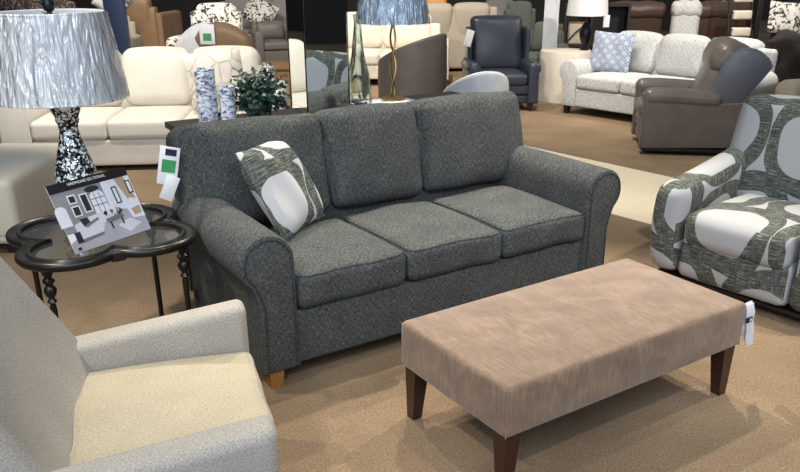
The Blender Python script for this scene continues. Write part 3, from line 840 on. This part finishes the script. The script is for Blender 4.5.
# ---------------------------------------------------------------- background chairs and sofas
# slate blue recliner
def club_arm(t, x0, x1, D, ah, z0, mat, r=.06, name='arm'):
    return MB().rbox((x0, 0, z0), (x1, D, ah), r, (.01, .01, .01), None, 3, 5).build(name, mat, t)
t = thing('recliner', 'slate blue leather recliner with scrolled arms and wooden feet', 'recliner', (.88, 9.85, 0), math.radians(4))
bl = M_['blue_leather']
MB().rbox((.10, .03, .10), (.76, .70, .20), .02, (0, .006, 0)).build('footrest_panel', bl, t)
MB().rbox((.10, .02, .205), (.76, .70, .32), .02, (0, .008, 0)).build('front_panel', bl, t)
MB().rbox((.13, .0, .31), (.73, .62, .46), .05, (0, .01, .02)).build('seat_cushion', bl, t)
for s in (0, 1):
    prof = roll_profile(.13, .60, .075, .10)
    if s: prof = [(.86-x, z) for x, z in prof]
    MB().sweep(prof, [(-.02, .02), (-.01, .004), (0, 0), (.35, 0), (.7, 0), (.71, .01)]).build('arm', bl, t)
    MB().rbox((.03 if not s else .77, .45, .5), (.09 if not s else .83, .72, .98), .03, (0, 0, 0), T(0, .0, 0)).build('wing', bl, t)
MB().rbox((.09, -.09, 0), (.77, .10, .68), .07, (.0, .05, .01), T(0, .62, .43) @ R(-10, 'X'), 3, 7).build('backrest', bl, t)
for x in (.06, .74):
    for y in (.02, .62): MB().box((x, y, 0), (x+.07, y+.07, .10), top=(.6, .6)).build('foot', M_['walnut'], t, smooth=False)
pt_ = MB(T(.03, .40, .86) @ R(-25, 'Z') @ R(15, 'Y')); pt_.rbox((-.05, -.003, -.1), (.05, .003, .1), .002, seg=1, n=1); o = pt_.build('price_tag', M_['paper'], t); o['label'] = 'white price tag'

# pale grey sofa, right
t = thing('sofa', 'pale grey slub-fabric sofa behind the brown leather recliner', 'sofa', (2.0, 9.80, 0), math.radians(-48))
sofa(t, 2.2, .95, .20, .64, .48, .93, 3, M_['lightgrey'], 'roll', .10, None, .16, .24, 13, M_['black_foot'], rr=.13, br=.08, frame_h=.86, overhang=.02)
def from_sofa(o, x, y): a_ = o.rotation_euler.z; return (o.location.x+x*math.cos(a_)-y*math.sin(a_), o.location.y+x*math.sin(a_)+y*math.cos(a_))
p = from_sofa(t, .36, .46)
pillow('throw_pillow', .50, .48, .15, (p[0], p[1], .72), math.radians(-30), 14, 3, M_['medallion'], 'blue and white medallion pillow on the pale grey sofa')

# grey-brown wing recliner
t = thing('recliner', 'grey-brown leather wing recliner with nailhead trim', 'recliner', (2.47, 8.30, 0), math.radians(-100))
gm = M_['grey_leather']; RW = .80
MB().rbox((.03, .05, .02), (RW-.03, .85, .07), .02).build('swivel_base', M_['black_foot'], t)
MB().rbox((.14, .02, .07), (RW-.14, .7, .19), .03, (0, .01, 0)).build('footrest_panel', gm, t)
MB().rbox((.14, .005, .195), (RW-.14, .7, .33), .03, (0, .01, 0)).build('front_panel', gm, t)
MB().rbox((.14, -.01, .32), (RW-.14, .62, .47), .05, (0, .01, .02)).build('seat_cushion', gm, t)
for s in (0, 1):
    # side panel with padded, gently sloping top
    P = [(0, .06), (.90, .09), (.95, .30), (.93, .52), (.6, .50), (.2, .545), (0, .55)]
    x0, x1 = (0, .13) if not s else (RW-.13, RW)
    sd = MB().sweep(P, [(x0, .012), (x0+.012, 0), (x1-.012, 0), (x1, .012)], 'x').build('side_panel', gm, t)
    MB().rbox((x0-.02, -.015, .47), (x1+.01, .72, .63), .07, (.0, 0, .01), None, 3, 6, lambda v: (v.x, v.y, v.z-.05*max(0, v.y-.2))).build('arm', gm, t)
    xx = x1 if s else x0
    for xq in (x0+.008, x1-.008):
        nb = MB()
        for k in range(26):
            z = .08+.5*k/25; nb.rbox((xq-.006, -.006, z-.006), (xq+.006, .004, z+.006), .004, seg=1, n=1)
        nb.build('nailhead_trim', M_['nail'], t)
# reclined winged back
BM = T(0, .64, .39) @ R(-24, 'X')
MB().rbox((.12, -.17, .02), (RW-.12, .10, .52), .08, (0, .05, .02), BM, 3, 7).build('backrest', gm, t)
MB().rbox((.10, -.25, .34), (RW-.10, .12, .66), .12, (0, .03, .02), BM, 3, 7).build('head_pillow', gm, t)
wl = leather('grey_leather_blue_sheen', '#5c606a', .34, .2, .8)  # same leather; the near wing's bluish daylight sheen is painted into its colour
for s in (0, 1):
    x0, x1 = (.02, .12) if not s else (RW-.12, RW-.02)
    P = smooth_loop([(.12, -.22), (.17, .2), (.235, .55), (.215, .63), (.07, .68), (-.06, .65), (-.135, .56), (-.155, .42), (-.125, .2), (-.10, -.16)])
    P = P[::-1]
    mb = MB(BM); mb.sweep(P, [(x0, .02), (x0+.006, .006), (x0+.02, 0), (x1-.02, 0), (x1-.006, .006), (x1, .02)], 'x')
    wg = mb.build('wing', wl if s else gm, t)
    nb = MB(BM); xx = x0+.004 if not s else x1-.004
    Q = [Vector((0, *p)) for p in P[4:33]]
    for a_, b_ in zip(Q, Q[1:]):
        k = 1
        for j in range(k):
            c_ = a_+(b_-a_)*j/k; c_ = c_*.97+Vector((0, -.05, .4))*.03
            nb.rbox((xx-.006, c_.y-.006, c_.z-.006), (xx+.006, c_.y+.006, c_.z+.006), .004, seg=1, n=1)
    nb.build('nailhead_trim', M_['nail'], wg)
MB().rbox((.10, .08, -.25), (RW-.10, .16, .58), .05, (0, .02, 0), BM, 3, 5).build('back_panel', gm, t)

# barrel chair in grey leather: curved shell seen from behind
def barrel(t, mat, W_, D_, lo, hi_, a0, a1, z0=.04, th=.09, seatz=.44, n=28):
    mb = MB(); rows = []
    for k in range(n+1):
        f = k/n; a = math.radians(a0+(a1-a0)*f); hgt = lo+(hi_-lo)*math.sin(PI*f)**1.1
        rows.append([])
        for (rr_, z) in ((1, z0), (1.02, (z0+hgt)/2), (1, hgt-.03), (.985, hgt-.008), (.95, hgt), (.90, hgt), (.87, hgt-.01), (.855, hgt-.03), (.85, z0+.1), (.85, z0)):
            rows[-1].append(mb._v((W_/2*rr_*math.cos(a), D_/2*rr_*math.sin(a), z)))
    m = len(rows[0])
    for A, B in zip(rows, rows[1:]):
        for j in range(m): mb._f([A[j], A[(j+1) % m], B[(j+1) % m], B[j]])
    mb._f(rows[0][::-1]); mb._f(rows[-1])
    mb.build('shell', mat, t, ang=50)
    MB().lathe([(0, z0+.02), (W_*.42, z0+.02), (W_*.42, seatz-.05), (W_*.40, seatz-.01), (W_*.3, seatz+.01), (0, seatz+.02)], n=28).build('seat_cushion', mat, t)
    MB().lathe([(0, 0), (W_*.33, 0), (W_*.33, z0+.03), (0, z0+.03)], n=24).build('swivel_base', M_['black_foot'], t)
t = thing('barrel_chair', 'warm grey leather barrel chair seen from behind beside the gold lamp', 'armchair', (.17, 10.35, 0), math.radians(-118))
barrel(t, M_['grey_leather2'], .90, .88, .60, .92, -50, 230)

# small white shell chair behind the charcoal sofa
t = thing('shell_chair', 'white rounded shell chair showing above the right of the charcoal sofa', 'armchair', (.62, 6.75, 0), math.radians(200))
barrel(t, M_['white_cloth'], .62, .60, .60, .93, -30, 210, .30, .06, .46)
for x in (-.18, .18):
    for y in (-.16, .16): MB().box((x-.02, y-.02, 0), (x+.02, y+.02, .34), top=(.6, .6)).build('leg', M_['oak'], t, smooth=False)

# white sofa in the middle background
t = thing('sofa', 'off-white leather sofa behind the grey barrel chair', 'sofa', (-1.35, 12.2, 0), math.radians(-4))
sofa(t, 2.1, 1.0, .28, .64, .48, 1.0, 2, M_['cream_leather'], 'track', .10, None, .17, .26, 12, M_['black_foot'], br=.09, frame_h=.85)
t = thing('sofa', 'beige sectional sofa with its back turned, left of the slate blue recliner', 'sofa', (1.72, 14.75, 0), math.radians(184))
sofa(t, 1.75, .95, .25, .72, .46, 1.10, 2, M_['beige'], 'track', .05, None, .16, .24, 10, M_['black_foot'], br=.08, frame_h=1.05)
pillow('throw_pillow', .44, .34, .16, (.60, 13.95, 1.16), .1, 10, 0, M_['orange'], 'orange pillow on top of the beige sectional sofa')
t = thing('armchair', 'light grey armchair back rising behind the slate blue recliner', 'armchair', (1.9, 16.7, 0), math.radians(10))
sofa(t, .72, .8, .12, .62, .46, 1.34, 1, M_['midgrey'], 'track', .08, None, .14, .18, 10, M_['black_foot'], br=.06, frame_h=1.0)
t = thing('armchair', 'dark grey-green armchair left of the white panel', 'armchair', (2.05, 13.35, 0), math.radians(25))
sofa(t, .75, .8, .14, .60, .46, 1.10, 1, M_['greygreen'], 'track', .08, None, .14, .18, 8, M_['black_foot'], br=.06, frame_h=1.0)
t = thing('armchair', 'dark grey-green armchair with low seat beside the draped throw', 'armchair', (1.62, 12.35, 0), math.radians(-35))
sofa(t, .7, .75, .14, .58, .44, .86, 1, M_['greygreen'], 'roll', .06, None, .14, .18, 10, M_['black_foot'], br=.06, rr=.09)

# white standing panel, shelf rack, draped table with lamp
t = tag(MB().rbox((2.05, 11.6, .0), (2.26, 11.63, 1.6), .01, seg=1, n=2).build('standing_panel', M_['white_cloth']), 'tall narrow white standing panel', 'panel')
t = thing('shelf_rack', 'black shelf rack holding a woven basket', 'shelf', (2.75, 13.6, 0), math.radians(-8))
for z in (.06, .42, 1.06): MB().box((0, 0, z), (1.05, .4, z+.03)).build('shelf', M_['dark'], t, smooth=False)
for x in (0, .42, 1.01): MB().box((x, 0, 0), (x+.04, .4, 1.06)).build('upright', M_['dark'], t, smooth=False)
MB().box((0, .37, 0), (1.05, .4, 1.06)).build('back_panel', M_['dark'], t, smooth=False)
t = thing('basket', 'woven cream basket with a dark diagonal strap on the black rack', 'basket', (2.97, 13.75, .45), math.radians(-8))
MB().rbox((-.13, -.1, 0), (.18, .1, .36), .03, (.01, .01, 0)).build('basket_body', M_['beige'], t)
MB().tube([(-.12, -.11, .06), (.0, -.12, .2), (.17, -.11, .34)], .016, 6).build('strap', M_['dark'], t)
MB().rbox((-.14, -.11, .34), (.19, .11, .37), .012).build('rim', M_['gold'], t)
t = thing('side_table', 'round table under a cream floor-length cloth beside the pale grey sofa', 'table', (2.24, 10.85, 0))
MB().lathe([(0, .05), (.05, .05), (.05, .60), (0, .60)], n=12).build('pedestal', M_['darkwood'], t)
MB().lathe([(.37, .0), (.36, .25), (.34, .62), (.33, .645), (0, .65)], n=48, cap=False, fn=lambda P, k: (P[0]+(P[0]-2.18*0)*.035*math.sin(k*PI/3.0)*(1 if P[2] < .6 else 0), P[1]*(1+.035*math.sin(k*PI/3.0)*(1 if P[2] < .6 else 0)), P[2])).build('tablecloth', M_['cream_cloth'], t)
t = thing('table_lamp', 'table lamp with dark base and pale square-edged shade on the draped table', 'lamp', (2.48, 10.84, .65))
MB().lathe([(0, 0), (.06, 0), (.065, .02), (.03, .05), (.07, .14), (.085, .22), (.05, .32), (.02, .36), (.015, .46), (0, .46)], n=20).build('base', M_['steel'], t)
MB().lathe([(.27, .44), (.24, .78), (.237, .78), (.267, .44)], n=36, cap=False).build('lamp_shade', M_['shade'], t)
MB(T(.22, -.17, .36)).rbox((-.04, -.002, -.06), (.04, .002, .09), .001, seg=1, n=1).build('price_tag', M_['paper'], t)

# throw draped over a low ottoman
t = thing('ottoman', 'small ottoman covered by a grey and white knitted throw', 'ottoman', (1.80, 11.45, 0), .3)
MB().rbox((-.22, -.25, .04), (.18, .25, .40), .08, (.01, .01, .02)).build('body', M_['bw_floral'], t)
def thr(v): return (v.x+.02*math.sin(v.z*30+v.y*20), v.y+.02*math.sin(v.z*24), v.z)
o = MB().rbox((-.26, -.30, .06), (.0, .27, .45), .09, (.02, .02, .01), None, 3, 8, thr).build('knitted_throw', M_['lightgrey'], t)

# brown recliners in the far row
def far_recliner(x, y, rz, W_, mat, label, hgt=1.06, turned=True):
    t = thing('recliner', label, 'recliner', (x, y, 0), rz)
    MB().rbox((.14, 0, .08), (W_-.14, .75, .44), .06, (0, .01, .02)).build('seat', mat, t)
    for s in (0, 1): MB().rbox((0 if not s else W_-.17, 0, .06), (.17 if not s else W_, .78, .62), .07, (0, 0, .01)).build('arm', mat, t)
    MB().rbox((.05, -.11, 0), (W_-.05, .12, hgt-.38), .08, (0, .03, .02), T(0, .72, .38) @ R(-9, 'X'), 3, 6).build('backrest', mat, t)
    MB().rbox((.03, -.15, hgt-.62), (W_-.03, .15, hgt-.36), .10, (0, .03, .02), T(0, .72, .38) @ R(-9, 'X'), 3, 6, lambda v: (v.x, v.y, v.z+.012*math.sin(v.x*34))).build('headrest', mat, t)
    MB().box((.06, .06, 0), (W_-.06, .7, .07)).build('base', M_['black_foot'], t, smooth=False)
    return t
far_recliner(4.62, 14.9, PI-.05, 1.02, M_['brown_leather'], 'dark brown recliner seen from behind above the pale grey sofa', 1.08)
far_recliner(6.02, 14.9, PI+.02, 1.0, M_['brown_leather'], 'dark brown recliner with white paper on its top seen from behind', 1.08)
o = MB(T(5.5, 14.2, 1.10)).rbox((-.2, -.16, 0), (.14, .1, .006), .002, seg=1, n=3, fn=lambda v: (v.x, v.y, v.z-max(0, -v.y-.08)*1.2)).build('paper_sheet', M_['paper']); tag(o, 'white paper sheet lying over the brown recliner', 'paper')
far_recliner(4.22, 12.85, -.3, .55, M_['lightgrey'], 'pale grey recliner turned sideways between the two brown recliners', 1.12)
far_recliner(3.75, 16.3, PI+.4, .8, M_['tan_leather'], 'tan recliner partly hidden behind the right lamp', .96)

# beige sofa and throw at the far right
t = thing('sofa', 'beige fabric sofa at the right background behind the wing recliner', 'sofa', (3.78, 7.95, 0), math.radians(-70))
sofa(t, 1.8, .95, .24, .66, .46, .92, 2, M_['greige'], 'roll', .06, None, .17, .26, 12, M_['black_foot'], br=.10, rr=.14, frame_h=.88)
t = thing('sofa', 'greige sectional with tall block back at the right edge', 'sofa', (4.75, 10.2, 0), math.radians(-20))
sofa(t, 1.9, .95, .24, .62, .46, .96, 2, M_['greige'], 'track', .05, None, .17, .26, 8, M_['black_foot'], br=.06, frame_h=.9)
pillow('throw_pillow', .46, .40, .15, (5.05, 10.75, 1.05), .1, 10, 5, M_['bw_floral'], 'white dotted pillow on the sectional at the right edge')
dk = tweed('charcoal_knit', '#151313', '#2d2827', '#4a4340', 60, (1, 1, 1), .2)
def knit(v): return (v.x+.03*math.sin(v.z*21+v.y*9), v.y+.03*math.sin(v.x*17), v.z+.025*math.sin(v.x*23+v.y*13))
o = MB().rbox((-.32, -.14, -.55), (.28, .12, .06), .08, (.02, .02, .02), None, 3, 9, knit).build('throw_blanket', dk)
o.matrix_world = T(4.35, 8.75, .96) @ R(-25, 'Z'); tag(o, 'dark brown knitted throw draped between the wing recliner and right sofa', 'blanket')

# seat and paper just above the patterned armchair
t = thing('armchair', 'beige armchair behind the patterned armchair at the right edge', 'armchair', (2.62, 5.75, 0), math.radians(-60))
sofa(t, .95, .85, .16, .74, .48, .98, 1, M_['beige'], 'roll', .05, None, .15, .2, 10, M_['black_foot'], br=.09, rr=.10)
p_ = MB().rbox((-.16, -.11, -.002), (.16, .11, .002), .001, seg=1, n=1).build('brochure', M_['paper']); p_.matrix_world = T(2.78, 5.5, .80) @ R(-30, 'Z') @ R(35, 'X'); tag(p_, 'white brochure on the beige armchair at the right edge', 'paper')

# metal ladder rack, tall dark mirror
t = thing('ladder_rack', 'black ladder rack with folded cloths at the right background', 'rack', (5.14, 12.6, 0), math.radians(8))
for x in (0, .38): MB().tube([(x, 0, 0), (x, .28, 1.7)], .018, 6).build('rail', M_['dark'], t)
for k in range(6):
    z = .25+.25*k; y = .28*z/1.7; MB().tube([(0, y, z), (.38, y, z)], .013, 6).build('rung', M_['dark'], t)
for k in (2, 3, 4):
    z = .25+.25*k; y = .28*z/1.7
    o = MB().rbox((5.19, 12.56+y, z-.1), (5.47, 12.66+y, z+.03), .02, (.0, .01, 0)).build('folded_cloth', M_['cream_cloth']); tag(o, ['lower', 'middle', 'upper'][k-2]+' cream folded cloth hanging on the black ladder rack', 'cloth', 'cloths on the ladder rack')
def tall_mirror(x, y, rz, W_, label):
    t = thing('floor_mirror', label, 'mirror', (x, y, 0), rz)
    MB().rbox((0, 0, 0), (W_, .04, 1.75), .012).build('frame', M_['dark'], t)
    MB().box((.07, -.004, .1), (W_-.07, .001, 1.65)).build('mirror_glass', M_['mirror'], t, smooth=False)
tall_mirror(5.62, 12.9, .1, .34, 'narrow black framed floor mirror beside the ladder rack')
t = thing('cabinet', 'tall black cabinet at the right background', 'cabinet', (6.1, 12.8, 0), .05)
MB().box((0, 0, 0), (.9, .45, 1.75)).build('body', M_['dark'], t, smooth=False)
for x in (.02, .46): MB().rbox((x, -.02, .05), (x+.42, .0, 1.7), .006).build('door', M_['dark'], t)

# left background
t = thing('armchair', 'dark floral wing armchair behind the wrapped lamp shade', 'armchair', (-6.4, 12.2, 0), math.radians(4))
sofa(t, 1.45, .85, .2, .72, .48, 1.34, 1, M_['dark_floral'], 'roll', .1, None, .15, .2, 8, M_['black_foot'], br=.08, rr=.12, frame_h=1.2)
pillow('throw_pillow', .5, .45, .15, (-4.45, 12.9, 1.2), .1, 10, 40, M_['motif'], 'grey and white print pillow between the wrapped lamp shade and navy panel')
t = thing('armchair', 'cream armchair under the grey print pillow', 'armchair', (-5.35, 13.3, 0), .05)
sofa(t, .95, .8, .15, .62, .46, .93, 1, M_['beige'], 'track', .08, None, .14, .18, 8, M_['black_foot'], br=.06)
o = tag(MB().rbox((-3.93, 11.0, 0), (-3.66, 11.12, 2.0), .01, seg=1, n=2).build('standing_panel', M_['navy']), 'tall navy blue standing panel behind the white leather sofa', 'panel')
t = thing('recliner', 'tan leather boxy armchair right of the navy panel', 'recliner', (-4.0, 15.2, 0), math.radians(172))
sofa(t, .85, .95, .18, .95, .46, 1.2, 1, M_['tan_leather'], 'track', .05, None, .16, .24, 8, M_['black_foot'], br=.07, frame_h=1.05)
t = thing('armchair', 'black and white floral armchair in the left background', 'armchair', (-3.48, 12.3, 0), math.radians(-8))
sofa(t, 1.0, .85, .17, .72, .50, 1.15, 1, M_['bw_floral'], 'roll', .12, None, .15, .2, 10, M_['darkwood'], br=.08, rr=.11, frame_h=1.05)
t = thing('sofa', 'grey sofa with a black and white pillow in the left background', 'sofa', (-3.75, 16.2, 0), math.radians(4))
sofa(t, 2.4, .95, .24, .66, .48, 1.12, 2, M_['midgrey'], 'track', .05, None, .16, .24, 12, M_['black_foot'], br=.08)
pillow('throw_pillow', .62, .5, .16, (-2.75, 16.35, .84), .1, 16, 28, M_['bw_floral'], 'black and white print pillow on the grey sofa in the left background')
def club(x, y, rz, mat, label, W_=.82):
    t = thing('club_chair', label, 'armchair', (x, y, 0), rz)
    sofa(t, W_, .8, .15, .62, .44, .74, 1, mat, 'track', .06, None, .14, .16, 6, M_['black_foot'], br=.06, frame_h=.72)
club(-2.52, 14.3, math.radians(20), M_['grey_leather2'], 'grey leather club chair behind the plant')
t = thing('armchair', 'brown leather chair with white cover, a price card on its back', 'armchair', (-1.52, 10.1, 0), math.radians(170))
MB().rbox((.05, 0, .10), (.75, .75, .46), .06, (0, .01, .02)).build('seat', M_['tan_leather'], t)
MB().rbox((.02, -.07, 0), (.78, .09, .72), .08, (0, .04, .02), T(0, .70, .40) @ R(-9, 'X'), 3, 7, lambda v: (v.x, v.y, v.z-.35*abs((v.x-.4)/.4)**2*max(0, v.z-.2))).build('backrest', M_['tan_leather'], t)
o = MB().rbox((.20, -.10, -.2), (1.0, .115, .70), .11, (0, .05, .03), T(0, .66, .40) @ R(-9, 'X'), 3, 8, lambda v: (v.x+.01*math.sin(v.z*20), v.y, v.z-.4*abs((v.x-.55)/.45)**2*max(0, v.z-.1))).build('white_cover', M_['white_cloth'], t)
for x in (.06, .68):
    for y in (.03, .65): MB().box((x, y, 0), (x+.05, y+.05, .11), top=(.6, .6)).build('leg', M_['darkwood'], t, smooth=False)
PT = T(.50, .90, .99)
o = MB(PT).rbox((-.09, .03, -.10), (.09, .036, .12), .002, seg=1, n=1).build('price_card', M_['paper'], t)
MB(PT).box((-.05, .036, -.06), (.05, .038, .02)).build('green_print', M_['green_ink'], o, smooth=False)
t = thing('crate_table', 'low pine wood table behind the plant', 'table', (-1.72, 8.45, 0), .05)
MB().rbox((0, 0, .70), (.62, .4, .745), .006).build('table_top', M_['crate'], t)
MB().box((.02, .02, .45), (.60, .38, .70)).build('drawer_front', M_['crate'], t, smooth=False)
for x in (.02, .55):
    for y in (.02, .33): MB().box((x, y, 0), (x+.05, y+.05, .46)).build('leg', M_['crate'], t, smooth=False)
